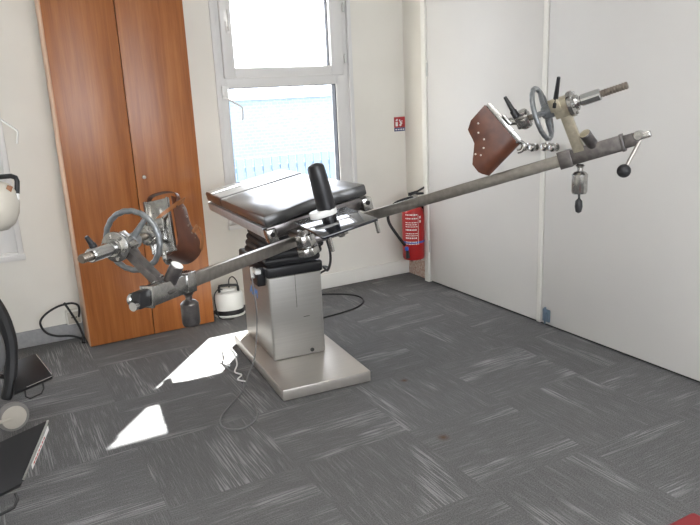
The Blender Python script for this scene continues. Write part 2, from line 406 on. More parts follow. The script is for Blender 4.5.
text_part('ALM', .075, yaw @ frame((1.1762, 3.33, .365), V((0, -1, 0)), V((0, 0, 1)), V((-1, 0, 0))), 'lettering', 'inkblue', col, shear=.15)
b = MB(); b.box((1.169, 3.037, .503), (1.471, 3.558, .560), yaw, bev=.012, seg=3); b.build('column_rim', 'black', ot)
h = MB(); h.box((1.135, 3.09, .455), (1.178, 3.23, .555), yaw, bev=.006); hd = h.build('control_holder', 'black', ot)
h = MB(); h.box((1.120, 3.06, .527), (1.150, 3.12, .550), yaw, bev=.004); h.cyl(yaw @ V((1.13, 3.16, .545)), yaw @ V((1.128, 3.14, .49)), .010, bev=.003); h.build('plug', 'white', hd)
# bellows between column and table
b = MB()
n = 7
for i in range(n):
    f = i / (n - 1); c = V((1.318, 3.2325, .585)).lerp(W(.035, .60, -.140), f)
    ww = .148 + .006 * f; dd = .20 + .01 * f
    tilt = Matrix.Identity(4) if f < .5 else Matrix.Rotation(R(11 * (f - .5) * 2), 4, V((0, -1, 0)))
    T = Matrix.Translation(c) @ Matrix.Rotation(R(-5), 4, 'Z') @ tilt
    b.box((-ww, -dd, -.020), (ww, dd, .020), T, bev=.018, seg=3); b.box((-ww + .025, -dd + .025, -.034), (ww - .025, dd - .025, .034), T)
b.build('bellows', 'rubber', ot)
# table frame: side rails, cross rails, corner blocks (local coordinates)
hw, dp = .242, 1.264
b = MB()
b.box((-.225, .03, -.115), (.225, dp - .05, -.068), TL, bev=.004)
b.box((-.235, .012, -.100), (.235, .035, -.055), TL, bev=.003)
tf = b.build('table_frame', 'darksteel', ot)
for sx in (-1, 1):
    r = MB(); r.box((sx * .232 - .010, .0, -.108), (sx * .232 + .010, dp + .02, -.066), TL, bev=.003)
    r.box((sx * .232 - .013, .06, -.066), (sx * .232 + .009, dp, -.058), TL, bev=.002); r.build('side_rail', 'alu', tf)
    e = MB(); e.box((sx * .225 - .022, -.018, -.118), (sx * .225 + .022, .045, -.060), TL, bev=.004)
    e.cyl(W(sx * .225, -.020, -.082), W(sx * .225, .0, -.082), .011)
    e.build('corner_block', 'satin', tf)
    e = MB(); e.lathe([(.010, 0), (.010, .003), (0, .003)], TL @ axis_frame((sx * .225, -.019, -.082), (0, -1, 0))); e.build('socket', 'dark', tf)
# seat pad with shallow notch in the front edge
pad = [(-.242, 0), (-.135, 0)]
pad += [(-.13 + .27 * t, .035 * math.sin(math.pi * t) ** .7 + .0) for t in [i / 12 for i in range(1, 12)]] + [(.145, -.0), (.242, 0), (.242, .86), (-.242, .86)]
b = MB().prism(pad, -.052, .0, TL, bev=.012); b.build('seat_pad', 'vinyl', ot)
b = MB().box((-.242, .864, -.052), (.242, dp, .004), TL, bev=.012, seg=3); b.build('back_pad', 'vinyl', ot)
# front arm rest strip / towel bar at the far left corner
b = MB().box((-.236, dp - .19, .005), (-.06, dp - .02, .0085), TL, bev=.001); b.build('paper_sheet', 'white', ot)
# support arm below and the glossy plate
b = MB(); b.box((-.145, -.24, -.125), (-.01, .06, -.092), TL, bev=.006); b.box((-.12, -.22, -.094), (-.02, -.14, -.045), TL, bev=.006)
b.build('pivot_block', 'darksteel', ot)
gp = [(-.155, -.135), (-.178, -.535), (.040, -.535), (.063, -.175)]
b = MB().prism([gp[1], gp[2], gp[3], gp[0]], -.042, -.032, TL, bev=.002); pl = b.build('post_plate', 'gloss', ot)
b = MB(); b.cyl(W(.045, -.50, -.095), W(.045, -.50, -.040), .007, bev=.002); b.build('plate_pin', 'satin', pl)
b = MB(); b.cyl(W(-.125, -.44, -.12), W(-.125, -.44, -.040), .008, bev=.002); b.build('plate_pin', 'satin', pl)
# perineal post
pc = V((-.060, -.300)); 
b = MB().lathe([(.030, 0), (.030, .03), (.036, .036), (.037, .05), (.0345, .17), (.033, .205), (.029, .214), (.012, .222), (0, .223)], TL @ Matrix.Translation(V((pc.x, pc.y, -.032))), 24)
post = b.build('perineal_post', 'postvinyl', ot)
ov = []
for k in range(32):
    a = 2 * math.pi * k / 32; cx = -.035 if math.cos(a) < 0 else 0
    ov.append((pc.x + cx + .037 * math.cos(a), pc.y + .037 * math.sin(a)))
b = MB().prism(ov, -.014, .012, TL, bev=.005); b.build('post_collar', 'white', post)
def knob(c, d, r, L, name='clamp_knob', m='satin'):
    b = MB(); T = axis_frame(c, d)
    pr = []; seg = 40
    bm2 = bmesh.new(); lo = []; hi = []
    for k in range(seg):
        a = 2 * math.pi * k / seg; rr = r * (1 + .09 * math.cos(8 * a)); 
        lo.append((rr * math.cos(a), rr * math.sin(a)))
    bm2.free(); b.prism(lo, 0, L, T, bev=.002); b.lathe([(r * .6, -.02), (r * .6, 0), (r * .5, L), (r * .45, L + .008), (0, L + .008)], T, 20)
    return b.build(name, m, ot)
dn = LOC @ V((0, 0, -1))
knob(W(-.158, -.245, -.070), dn, .038, .045)
knob(W(-.158, -.245, -.122), dn, .042, .030)
knob(W(-.010, -.25, -.085), dn, .028, .034)

# ---- traction arms
def nrm(v): return v.normalized()
L0, L1 = V((1.104, 2.492, .809)), V((.284, 1.748, .888))
R0, R1 = V((1.376, 2.425, .875)), V((1.885, 1.586, 1.179))
b = MB()
def arm(A, B, S_at, roll, spin_tilt, boot_axes, side):
    X = nrm(B - A); Z0 = nrm(V((0, 0, 1)) - X * X.z); Y0 = Z0.cross(X)
    Z = math.cos(roll) * Z0 + math.sin(roll) * Y0; Y = Z.cross(X)
    A2 = A - X * .10; Lb = (B - A).length
    F = frame(A, X, Y0, Z0)
    b = MB().box((-.10, -.010, -.021), ((s_end := S_at + (.17 if side == 'R' else .11)), .010, .021), F, bev=.0025)
    bar = b.build('traction_arm', 'barsteel', ot)
    s = S_at
    # sliding sleeve, open at the far end
    b = MB(); sl0, sl1 = s - .075, s + .145
    if side == 'L': sl0, sl1 = s - .125, s + .095
    b.box((sl0, -.020, -.031), (sl0 + .045, .020, .031), F, bev=.003)
    b.box((sl0 + .040, -.017, -.027), (sl1, .017, .027), F, bev=.003)
    b.box((sl1 - .010, -.020, -.030), (sl1, .020, .030), F, bev=.002)
    sleeve = b.build('sleeve', 'darksteel' if side == 'R' else 'satin', bar)
    b = MB()
    e0 = sl1
    b.box((e0, -.013, -.022), (e0 + .045, .013, .022), F, bev=.002); b.build('end_stop', 'black' if side == 'L' else 'darksteel', bar)
    if side == 'R':
        b = MB(); p = F @ V((e0 + .048, 0, .008)); b.cyl(p - Y0 * .022, p + Y0 * .022, .016, bev=.003)
        b.box((e0 + .035, -.012, -.008), (e0 + .085, .012, .014), F, bev=.004); q = b.build('lever_pivot', 'satin', bar)
        p0 = p + V((0, 0, -.005)) + X * .012; p1 = p + V((-.050, .01, -.113)); b = MB().cyl(p0, p1, .006); lv = b.build('ball_lever', 'barsteel', bar)
        b = MB().ball(p1, .0225); b.build('lever_ball', 'rubber', lv)
    else:
        p = F @ V((e0 + .03, -.016, 0)); b = MB(); b.cyl(p, p - Y0 * .014, .017, bev=.003); b.cyl(F @ V((e0 + .045, 0, -.012)), F @ V((e0 + .06, 0, -.012)), .012); b.build('end_screw', 'chrome', bar)
        b = MB(); b.tube([F @ V((e0 + .01, -.022, -.006)), F @ V((e0 - .045, -.030, .012)), F @ V((e0 - .11, -.022, .036))], .005); b.build('release_lever', 'chrome', bar)
    # short stub tube standing on the sleeve
    tilt = nrm(Z0 * .8 - X * .15 - Y0 * .62) if side == 'R' else nrm(Z0 * .86 + Y0 * .50)
    su = s + (.048 if side == 'R' else -.015)
    p = F @ V((su, 0, .018)); b = MB().cyl(p, p + tilt * (.062 if side == 'R' else .058), .0195, bev=.002); st = b.build('stub_tube', 'darksteel', bar)
    b = MB().lathe([(.0175, 0), (.0175, .002), (0, .002)], axis_frame(p + tilt * (.0615 if side == 'R' else .0575), tilt)); b.build('stub_cap', 'brass' if side == 'R' else 'white', st)
    # cylindrical weight knob below
    ku = s - .01 if side == 'R' else s - .105
    p = F @ V((ku, 0, -.030)); D = V((0, 0, -1)); 
    b = MB().lathe([(.010, 0), (.016, .006), (.010, .012), (.010, .024), (.020, .028), (.027, .036), (.027, .095), (.024, .103), (.008, .106), (0, .106)], axis_frame(p, D))
    ck = b.build('locking_cylinder', 'satin' if side == 'R' else 'darksteel', bar)
    if side == 'R':
        b = MB().cyl(p + D * .10, p + D * .128, .004); b.lathe([(.004, .12), (.012, .130), (.0135, .150), (.010, .168), (0, .174)], axis_frame(p, D)); b.build('tip', 'rubber', ck)
    # upright
    Sx = A + X * s; H = Sx + Z * .185
    U = frame(Sx, X, Y, Z)
    b = MB().box((-.018, -.012, -.02), (.018, .012, .165), U, bev=.002); b.build('upright', 'brass' if side == 'R' else 'darksteel', bar)
    # spindle direction
    P_ = nrm(X - Z * math.sin(spin_tilt)); Q = Y; Rz = P_.cross(Q) * 1.0
    SF = frame(H, P_, Q, Rz)       # x = outward along the spindle
    def S(x, y=0, z=0): return SF @ V((x, y, z))
    b = MB(); b.box((-.030, -.024, -.030), (.030, .024, .030), SF, bev=.004)
    hb = b.build('spindle_block', 'brass' if side == 'R' else 'satin', bar)
    b = MB(); b.lathe([(.041, .0), (.043, .004), (.043, .014), (.036, .018), (.026, .022), (.024, .03)], axis_frame(S(.022), P_), 32)
    for k in range(6):
        a = k * math.pi / 3; b.cyl(S(.034, .034 * math.cos(a), .034 * math.sin(a)), S(.045, .034 * math.cos(a), .034 * math.sin(a)), .005, seg=10)
    b.build('flange', 'satin', hb)
    b = MB().cyl(S(.045), S(.065), .016, bev=.002); b.cyl(S(.06), S(.125 if side == 'R' else .145), .0195, bev=.003); b.build('spindle_sleeve', 'chrome', hb)
    # threaded rod
    Lr = .205 if side == 'R' else .180
    pr = []; x = .12
    while x < Lr: pr += [(.0105, x), (.0125, x + .002), (.0125, x + .005), (.0105, x + .007)]; x += .009
    pin = []; xi = -.13
    while xi < -.03: pin += [(.0095, xi), (.011, xi + .002), (.011, xi + .005), (.0095, xi + .007)]; xi += .009
    pr = [(0, -.132), (.0095, -.132)] + pin + [(.0095, 0)] + pr + [(.0105, x), (0, x)]
    b = MB().lathe(pr, axis_frame(S(0), P_), 18)
    b.build('threaded_rod', 'thread', hb, ang=20)
    # hand wheel
    wo = .010 if side == 'R' else -.010; wc = S(-.062 - wo); b = MB(); RW = .088; pts = []
    up = Rz if side == 'R' else Rz
    for k in range(96):
        a = 2 * math.pi * k / 96; rr = RW + .0009 * math.cos(20 * a)
        pts.append(wc + Q * rr * math.cos(a) + Rz * rr * math.sin(a))
    b.tube(pts, .0085, seg=12, closed=True)
    for k in range(3):
        a = 2 * math.pi * k / 3 + R(40 if side == 'R' else 125); d = Q * math.cos(a) + Rz * math.sin(a)
        b.tube([S(-.050 - wo) + d * .015, S(-.056 - wo) + d * .04, wc + d * (RW - .004)], .0085, seg=10, radii=[.0105, .009, .007])
    b.lathe([(.020, .03), (.024, .034), (.024, .062), (.019, .070), (.011, .072), (0, .072)], axis_frame(S(0), -P_))
    b.build('handwheel', 'wheel', hb)
    # black clamp lever on the block
    def lever(p, d, L_=.085):
        b = MB(); b.cyl(p, p + d * .02, .010, bev=.002); b.cyl(p + d * .015, p + d * L_, .0085, .0058, bev=.0015); return b
    if side == 'R':
        d = nrm(Rz * .97 + P_ * .05 + Q * .1)
        lever(S(-.020, -.026, .015), nrm(Rz + P_ * .50), .105).build('clamp_lever', 'black', hb)
        bb = MB(); bb.box((-.035, -.034, -.0), (.0, -.022, .045), SF, bev=.004); bb.build('lever_boss', 'brass', hb)
    else:
        lever(S(.115, 0, 0) + nrm(V((-.12, .6, .75))) * .012, nrm(V((-.45, -.1, .9))), .045).build('clamp_lever', 'black', hb)
    # ball joint clamp before the boot
    cx = -.135
    b = MB(); b.box((cx - .028, -.022, -.024), (cx + .020, .022, .022), SF, bev=.006); b.cyl(S(cx, 0, -.03), S(cx, 0, .034), .020, bev=.004); b.box((cx - .01, -.030, -.012), (cx + .01, .030, .012), SF, bev=.004)
    bc = b.build('boot_clamp', 'satin', hb)
    return bar, hb, SF, S
# camera style axes used only as direction names for the boots
rt = V((.8756, -.4809, -.0453)); upv = V((.1583, .1972, .9675)); fw = V((.4563, .8543, -.2488))

def boot(parent, clamp_end, pn, nn, C0, side, lever_at=None):
    n_ = nrm(nn); p_ = nrm(pn - n_ * pn.dot(n_)); q_ = n_.cross(p_)
    BF = frame(C0, p_, q_, n_)     # x along plate (towards heel), y across, z towards the leg
    L_, wd = .085, .038
    b = MB(); b.box((-L_, -wd, -.004), (L_, wd, .004), BF, bev=.002)
    b.box((-L_, -wd, -.016), (L_, -wd + .004, .0), BF, bev=.001); b.box((-L_, wd - .004, -.016), (L_, wd, .0), BF, bev=.001)
    plate = b.build('boot_plate', 'satin', parent)
    b = MB(); b.tube([BF @ V((L_ - .004, y0, -.006)) for y0 in (0,)] + [BF @ V((L_ + .018, 0, -.012)), BF @ V((L_ + .030, 0, .004)), BF @ V((L_ + .024, 0, .020))], .008, smooth=4)
    b.box((-.055, -.010, -.020), (.045, .010, -.004), BF, bev=.003)
    for x_ in (-.05, -.02, .02, .05): b.cyl(BF @ V((x_, .018, -.010)), BF @ V((x_, .018, -.003)), .006, seg=10)
    b.build('slide_bar', 'satin', plate)
    b = MB(); b.cyl(clamp_end, C0 - n_ * .012, .013, bev=.002); b.box((-.022, -.02, -.030), (.022, .02, -.016), BF, bev=.005); b.build('boot_stem', 'satin', parent)
    # leather cup: U in (p,q), drawn along n with a wavy rim
    path = []
    half = .050
    for k in range(9): path.append((-.088 + k * .0165, -half))
    for k in range(1, 12):
        a = -math.pi / 2 + math.pi * k / 12; path.append((.048 + .047 * math.cos(a), half * math.sin(a)))
    for k in range(9): path.append((.044 - k * .0165, half))
    def depth(x_):
        t = (x_ + .088) / .183
        k = [(0, .070), (.10, .098), (.22, .104), (.38, .112), (.52, .145), (.62, .163), (.8, .165), (1, .150)]
        for (a, da), (c, dc) in zip(k, k[1:]):
            if t <= c: f = (t - a) / (c - a); f = f * f * (3 - 2 * f); return da + (dc - da) * f
        return k[-1][1]
    rows = []
    for j in range(9):
        f = j / 8; row = []
        for x_, y_ in path:
            fl = 1 + .10 * math.sin(f * math.pi)
            row.append(BF @ V((x_ * (1 + .04 * f) + .012 * f, y_ * fl, -.002 + depth(x_) * f)))
        rows.append(row)
    b = MB().sheet(rows, .0035); cup = b.build('leather_cup', 'leather', parent)
    b = MB()
    for x_, z_ in ((-.055, .055), (-.03, .075), (-.0, .075), (.022, .095), (.035, .118), (.02, .13)):
        for sg in (-1, 1):
            yy = half * (1 + .10 * math.sin(z_ / .13 * math.pi)) + .001
            b.lathe([(.0035, -.003), (.0035, .001), (.0015, .002), (0, .002)], BF @ axis_frame((x_, sg * yy, z_), (0, sg, 0)), 12)
    b.build('rivet', 'lock', cup)['kind'] = 'stuff'
    # straps
    def strap(pts, wdt, wdir, name='strap'):
        pp = spline([V(p) for p in pts], 5); g = [[BF @ (p - V(wdir) * wdt / 2), BF @ (p + V(wdir) * wdt / 2)] for p in pp]
        return MB().sheet(g, .003).build(name, 'leather' if name == 'top_strap' else 'tan', cup)
    if side == 'L':
        strap([(-.05, -.056, .02), (-.085, -.062, .02), (-.106, -.045, .03), (-.115, .0, .035), (-.108, .045, .04), (-.07, .058, .05)], .024, (0, 0, 1), 'top_strap')
        strap([(-.0, .025, -.024), (-.025, -.010, -.025), (-.045, -.040, -.014), (-.066, -.060, .018), (-.078, -.064, .05)], .020, (.85, .5, 0), 'cross_strap')
        strap([(.02, -.058, .10), (.0, -.062, .125), (-.005, -.060, .145), (.03, -.058, .165), (.07, -.048, .160)], .018, (.3, 0, 1), 'edge_strap')
    return BF

barR, hbR, SFR, SR = arm(R0, R1, .903, R(-20), 0.0, None, 'R')
barL, hbL, SFL, SL = arm(L0, L1, .945, R(-48), R(4.5), None, 'L')
boot(hbR, SR(-.15), rt * .65 - upv * .76, rt * -.76 - upv * .65 + fw * .35, SR(-.20) - rt * .018 + upv * .004, 'R')
MB().cyl(SR(-.150, -.02, .02), SR(-.150, -.02, .02) + nrm(upv * .85 - rt * .5) * .03, .012, bev=.002).cyl(SR(-.150, -.02, .02) + nrm(upv * .85 - rt * .5) * .02, SR(-.150, -.02, .02) + nrm(upv * .85 - rt * .5) * .085, .0095, .006, bev=.002).build('clamp_lever', 'black', hbR)
boot(hbL, SL(-.15), rt * .2 - upv * .98, rt * .18 - upv * .06 + fw * .90, SL(-.205) + rt * .003 + upv * .014, 'L')

# ------------------------------------------------------------------ cables
g = MB().tube([(1.115, 3.14, .50), (1.112, 3.13, .45), (1.115, 3.12, .30), (1.085, 3.11, .10), (1.03, 3.08, .015), (.955, 2.95, .004), (.86, 2.84, .004), (.775, 2.74, .004), (.745, 2.66, .004), (.760, 2.60, .004), (.825, 2.575, .004),
               (.90, 2.63, .004), (.935, 2.74, .004), (.945, 2.85, .004), (.95, 2.93, .010), (.985, 3.03, .006), (1.0, 3.12, .004), (.975, 3.22, .006), (.985, 3.33, .02), (1.015, 3.40, .045)], .0035, smooth=6)
g.build('control_cable', 'greycable', ot)
g = MB().tube([(.990, 3.02, .010), (.965, 3.06, .012), (1.0, 3.10, .014), (.985, 3.16, .012), (1.02, 3.22, .03), (1.03, 3.32, .068), (1.0, 3.38, .05), (.985, 3.34, .02), (.99, 3.26, .008)], .004, smooth=6)
g.build('foot_switch_cord', 'white', ot)
g = MB().tube([W(-.06, -.20, -.12), (1.205, 2.44, .785), (1.234, 2.484, .738), (1.272, 2.563, .672), (1.30, 2.653, .61), (1.40, 2.90, .56), (1.50, 3.05, .50), (1.52, 3.25, .40), (1.52, 3.45, .15), (1.60, 3.60, .006), (1.70, 3.66, .005), (1.90, 3.69, .005), (2.05, 3.74, .005), (2.14, 3.84, .005), (2.15, 3.95, .005), (2.08, 4.05, .005), (1.95, 4.13, .005), (1.75, 4.19, .005), (1.55, 4.20, .005)], .0055, smooth=6)
g.build('power_cable', 'rubber', ot)

# ------------------------------------------------------------------ small white appliance
ax, ay = 1.285, 4.105
ap = thing('steam_cleaner', (ax, ay, 0), 'small white appliance with black handle on the floor beside the wardrobe', 'appliance')
E_ = Matrix.Translation(V((ax, ay, 0))) @ Matrix.Rotation(R(-12), 4, 'Z') @ Matrix.Diagonal(V((1.02, .74, .88, 1)))
MB().lathe([(.094, .0), (.098, .006), (.098, .014), (.092, .017)], E_, 32).build('foot_rim', 'white', ap)
MB().lathe([(.090, .015), (.094, .02), (.092, .05), (.088, .053)], E_, 32).build('dark_band', 'black', ap)
MB().lathe([(.090, .05), (.091, .07), (.090, .16), (.082, .178), (.055, .188), (0, .19)], E_, 32).build('body', 'white', ap)
h = MB(); h.box((-.042, -.03, .180), (.042, .03, .205), E_, bev=.008); h.build('cap', 'white', ap)
h = MB(); h.tube([E_ @ V(p) for p in ((-.055, -.02, .18), (-.055, -.02, .225), (-.04, -.02, .235), (.045, -.02, .228), (.062, -.02, .215), (.062, -.02, .17))], .009, smooth=2); h.build('handle', 'black', ap)
h = MB(); h.tube([E_ @ V(p) for p in ((.01, .02, .20), (.015, .04, .26), (.04, .06, .275), (.06, .03, .25), (.066, 0, .2))], .004, smooth=5)
h.tube([(ax - .05, ay - .04, .19), (ax - .085, ay - .06, .20), (ax - .115, ay - .07, .16), (ax - .112, ay - .085, .06), (ax - .095, ay - .088, .02), (ax - .05, ay - .10, .006), (ax - .01, ay - .105, .005)], .004, smooth=5); h.build('cord', 'rubber', ap)

# ------------------------------------------------------------------ fire extinguisher and its sign
ex, ey = 2.684, 4.03
fe = thing('fire_extinguisher', (ex, ey, .12), 'red fire extinguisher with black hose hung beside the closet door', 'fire extinguisher')
EF = Matrix.Translation(V((ex, ey, 0)))
EF = EF @ Matrix.Translation(V((0, 0, .045)))
MB().lathe([(.060, .125), (.072, .130), (.078, .140), (.080, .16), (.080, .45), (.075, .485), (.055, .515), (.030, .53), (.022, .535), (.022, .545)], EF, 36).build('cylinder', 'red', fe)
b = MB(); b.lathe([(.0812, .255), (.0812, .268)], EF, 36); b.build('blue_band', 'blue', fe)
# printed label: rows of lettering wrapped on the front of the cylinder
def arc_patch(b, a0, a1, z0, z1, r=.0812):
    n_ = max(2, int((a1 - a0) / .15) + 1); g_ = []
    for i in range(n_ + 1):
        a = a0 + (a1 - a0) * i / n_; g_.append([V((ex + r * math.cos(a), ey + r * math.sin(a), z0 - .01)), V((ex + r * math.cos(a), ey + r * math.sin(a), z1 - .01))])
    b.sheet(g_, .0006)
b = MB(); ac = R(-118)
random.seed(9)
for row, (z, hgt) in enumerate([(.515, .012), (.488, .012), (.46, .008), (.445, .008), (.43, .008), (.405, .014), (.38, .008), (.365, .008), (.345, .014), (.318, .008), (.303, .008)]):
    a = ac - .80
    while a < ac + .25:
        w_ = random.uniform(.06, .2); arc_patch(b, a, min(a + w_, ac + .3), z, z + hgt * .7); a += w_ + .05
arc_patch(b, ac + .36, ac + .39, .30, .52)
for z in (.46, .49): arc_patch(b, ac + .50, ac + .66, z, z + .018)
b.build('printed_label', 'inkwhite', fe)
b = MB(); b.lathe([(.020, .545), (.024, .549), (.024, .575), (.016, .58), (.016, .59), (0, .59)], EF, 20)
b.lathe([(.030, 0), (.030, .012), (.024, .014), (0, .014)], axis_frame((ex, ey - .02, .62), (0, -1, 0)), 18); b.build('valve', 'satin', fe)
b = MB(); b.prism([(-.03, .0), (.10, .01), (.10, .018), (.02, .026), (-.03, .022)], -.010, .010, frame((ex, ey, .635), V((.85, -.52, 0)), V((0, 0, 1)), V((.52, .85, 0)).cross(V((0, 0, 1))).cross(V((0, 0, 1))) * -1 if False else V((-.52, -.85, 0))), bev=.002)
b.tube([(ex - .01, ey, .655), (ex + .03, ey - .03, .668), (ex + .075, ey - .06, .70)], .007)
b.build('lever', 'black', fe)
b = MB(); b.tube([(ex - .015, ey - .02, .625), (ex - .06, ey - .05, .632), (ex - .16, ey - .02, .60), (ex - .205, ey + .0, .53), (ex - .20, ey + .0, .46), (ex - .15, ey - .02, .37), (ex - .098, ey - .04, .29)], .0105, smooth=6)
b.build('hose', 'rubber', fe)
b = MB(); b.cyl((ex - .094, ey - .05, .28), (ex - .090, ey - .05, .255), .013, bev=.002); b.build('hose_clip', 'blue', fe)
b = MB(); b.cyl((ex - .088, ey - .05, .255), (ex - .082, ey - .05, .195), .011, .015, bev=.002); b.build('nozzle', 'black', fe)
b = MB(); b.box((ex + .03, ey - .02, .50), (WX - .0, ey + .02, .56), bev=.003); b.build('wall_bracket', 'black', fe)
b = MB(); b.cyl((ex - .03, ey - .02, .161), (ex - .03, ey - .02, .175), .012); b.build('bottom_stud', 'black', fe)
MB().cyl((ex + .04, ey - .02, .161), (ex + .04, ey - .02, .175), .012).build('bottom_stud', 'black', fe)

sg = thing('fire_sign', (2.73, WY, 1.13), 'small red and navy fire extinguisher sign on the wall near the corner', 'sign')
sx0, sx1, sz0, sz1 = 2.694, 2.787, 1.080, 1.182
b = MB().box((sx0, WY - .004, sz0 + .026), (sx1, WY, sz1), bev=.001); s1 = b.build('red_panel', 'signred', sg)
b = MB().box((sx0, WY - .004, sz0), (sx1, WY, sz0 + .025), bev=.001); s2 = b.build('navy_panel', 'navy', sg)
b = MB(); y0, y1 = WY - .0052, WY - .004
b.box((sx0 + .010, y0, sz0 + .036), (sx0 + .030, y1, sz0 + .068), bev=.0005); b.box((sx0 + .012, y0, sz0 + .074), (sx0 + .026, y1, sz0 + .080)); b.box((sx0 + .016, y0, sz0 + .080), (sx0 + .030, y1, sz0 + .088))
for cx, cz, r in ((.052, .044, .009), (.060, .056, .009), (.052, .066, .007), (.046, .078, .006), (.066, .072, .005)):
    b.lathe([(r, 0), (r, .001), (0, .001)], axis_frame((sx0 + cx, y1, sz0 + cz), (0, -1, 0)), 14)
b.build('pictogram', 'inkwhite', s1)
b = MB()
for i in range(4): b.box((sx0 + .008 + i * .021, y0, sz0 + .008), (sx0 + .022 + i * .021, y1, sz0 + .017))
b.build('lettering', 'inkwhite', s2)

# ------------------------------------------------------------------ socket and black cable at the left
so = thing('wall_socket', (.362, WY, .14), 'white surface-mounted wall socket box beside the wardrobe foot', 'socket')
b = MB().box((.312, WY - .045, .098), (.396, WY, .185), bev=.005); bo = b.build('socket_box', 'trim', so)
b = MB().box((.320, WY - .049, .106), (.388, WY - .045, .177), bev=.001); fp = b.build('face_plate', 'cream', so)
b = MB()
for dx in (-.012, .012): b.lathe([(.004, 0), (.004, .001), (0, .001)], axis_frame((.354 + dx, WY - .0492, .142), (0, -1, 0)), 12)
b.build('socket_hole', 'dark', fp)
g = MB().tube([(.372, 4.12, .008), (.370, 4.16, .018), (.317, 4.17, .045), (.242, 4.17, .061), (.191, 4.17, .091), (.166, 4.17, .14), (.171, 4.17, .176), (.209, 4.17, .211), (.267, 4.17, .237), (.318, 4.17, .245), (.355, 4.172, .242), (.382, 4.178, .222), (.386, 4.19, .185), (.380, 4.205, .145)], .0065, smooth=6)
g.tube([(.308, 4.166, .256), (.337, 4.155, .188), (.365, 4.15, .114), (.382, 4.135, .040), (.380, 4.10, .010)], .0065, smooth=6)
tag(g.build('black_cable', 'rubber'), 'thick black cable looped at the wall beside the wardrobe', 'cable')

# ------------------------------------------------------------------ wheelchair at the left edge
wc = thing('wheelchair', (-.35, 3.0, 0), 'wheelchair at the left edge with black footplates and a grey caster', 'wheelchair')
def slab(corners, th, name, m, parent):
    c = [V(p) for p in corners]; n_ = nrm((c[1] - c[0]).cross(c[3] - c[0]))
    if n_.z < 0: n_ = -n_
    b2 = bmesh.new(); t = [b2.verts.new(p) for p in c]; u = [b2.verts.new(p - n_ * th) for p in c]
    b2.faces.new(t); b2.faces.new(u)
    for i in range(4): b2.faces.new((t[i], t[(i + 1) % 4], u[(i + 1) % 4], u[i]))
    bmesh.ops.recalc_face_normals(b2, faces=b2.faces); bmesh.ops.bevel(b2, geom=list(b2.edges), offset=.006, segments=2, affect='EDGES', profile=.5)
    mb = MB(); mb._add(b2); return mb.build(name, m, parent)
f1c = [V((-.012, 3.47, .20)), V((.094, 3.535, .20)), V((.151, 3.375, .12)), V((-.025, 3.275, .12))]
f1 = slab(f1c, .022, 'footplate', 'black', wc)
b = MB(); b.tube([V((.02, 3.30, .108)), V((.018, 3.285, .085)), V((.035, 3.285, .070)), V((.085, 3.315, .070)), V((.100, 3.335, .085)), V((.10, 3.345, .108))], .004); b.build('wire_loop', 'black', f1)
b = MB(); d = f1c[2] - f1c[1]; b.tube([f1c[1] + d * .08 + V((0, 0, .001)), f1c[2] - d * .06 + V((0, 0, .001))], .0025); b.tube([f1c[2] + V((-.006, 0, .001)), f1c[2].lerp(f1c[3], .7) + V((0, 0, .001))], .002); b.build('metal_edge', 'chrome', f1)
f2c = [V((-.30, 2.27, .31)), V((.074, 2.465, .31)), V((-.042, 2.245, .21)), V((-.30, 2.12, .21))]
f2 = slab(f2c, .026, 'footplate', 'black', wc)
b = MB(); e0, e1 = f2c[1], f2c[2]; nn = V((.86, -.2, -.2)).normalized()
a0, a1 = e0.lerp(e1, .10), e0.lerp(e1, .72)
b.tube([e0.lerp(e1, .04) + V((0, 0, .002)), e0.lerp(e1, .97) + V((0, 0, .002))], .0045); b.build('metal_edge', 'chrome', f2)
n2 = (f2c[2] - f2c[1]).cross(V((0, 0, 1))).normalized()
if n2.x < 0: n2 = -n2
n2 = (n2 + V((0, -.35, 0))).normalized()
lab = MB(); dn2 = V((0, 0, -.020)); 
lab.sheet([[a0 + n2 * .004 + V((0, 0, -.003)), a0 + n2 * .004 + dn2], [a1 + n2 * .004 + V((0, 0, -.003)), a1 + n2 * .004 + dn2]], .0015); lab.build('label_strip', 'inkwhite', f2)
lt = MB()
for i in range(7):
    q0 = a0.lerp(a1, .25 + i * .10); q1 = a0.lerp(a1, .32 + i * .10); o_ = n2 * .0062
    lt.sheet([[q0 + o_ + V((0, 0, -.008)), q0 + o_ + V((0, 0, -.014))], [q1 + o_ + V((0, 0, -.008)), q1 + o_ + V((0, 0, -.014))]], .0005)
lt.build('label_lettering', 'signred', f2)
b = MB(); b.tube([V((-.30, 2.12, .185)), V((-.16, 2.15, .165)), V((-.075, 2.19, .165)), V((-.062, 2.205, .180)), V((-.065, 2.22, .195))], .005); b.build('wire_loop', 'black', f2)
# caster
cc = V((-.045, 3.135, .066)); axd = nrm(V((.25, -.97, 0)))
b = MB().lathe([(.050, -.014), (.064, -.012), (.0665, 0), (.064, .012), (.050, .014)], axis_frame(cc, axd), 40); cw = b.build('caster_wheel', 'tyre', wc)
b = MB().lathe([(0, -.0165), (.050, -.0165), (.053, -.013), (.053, .013), (.050, .0165), (.020, .018), (.012, .020), (0, .020)], axis_frame(cc, axd), 32); b.build('wheel_disc', 'cream', cw)
b = MB(); b.box((-.135, 3.085, .06), (-.105, 3.115, .31), bev=.006); b.tube([V((-.12, 3.10, .30)), V((-.15, 3.15, .42)), V((-.25, 3.2, .5))], .016); b.cyl(V((-.12, 3.10, .066)), V((-.05, 3.12, .066)), .008); b.build('fork', 'cream', wc)
b = MB(); b.tube([V((-.13, 3.62, .60)), V((-.045, 3.50, .50)), V((-.010, 3.43, .38)), V((-.010, 3.40, .27)), V((-.035, 3.36, .15)), V((-.065, 3.34, .07))], .03, smooth=5, radii=[.035, .034, .033, .030, .026, .020]); b.build('calf_strap', 'rubber', wc)
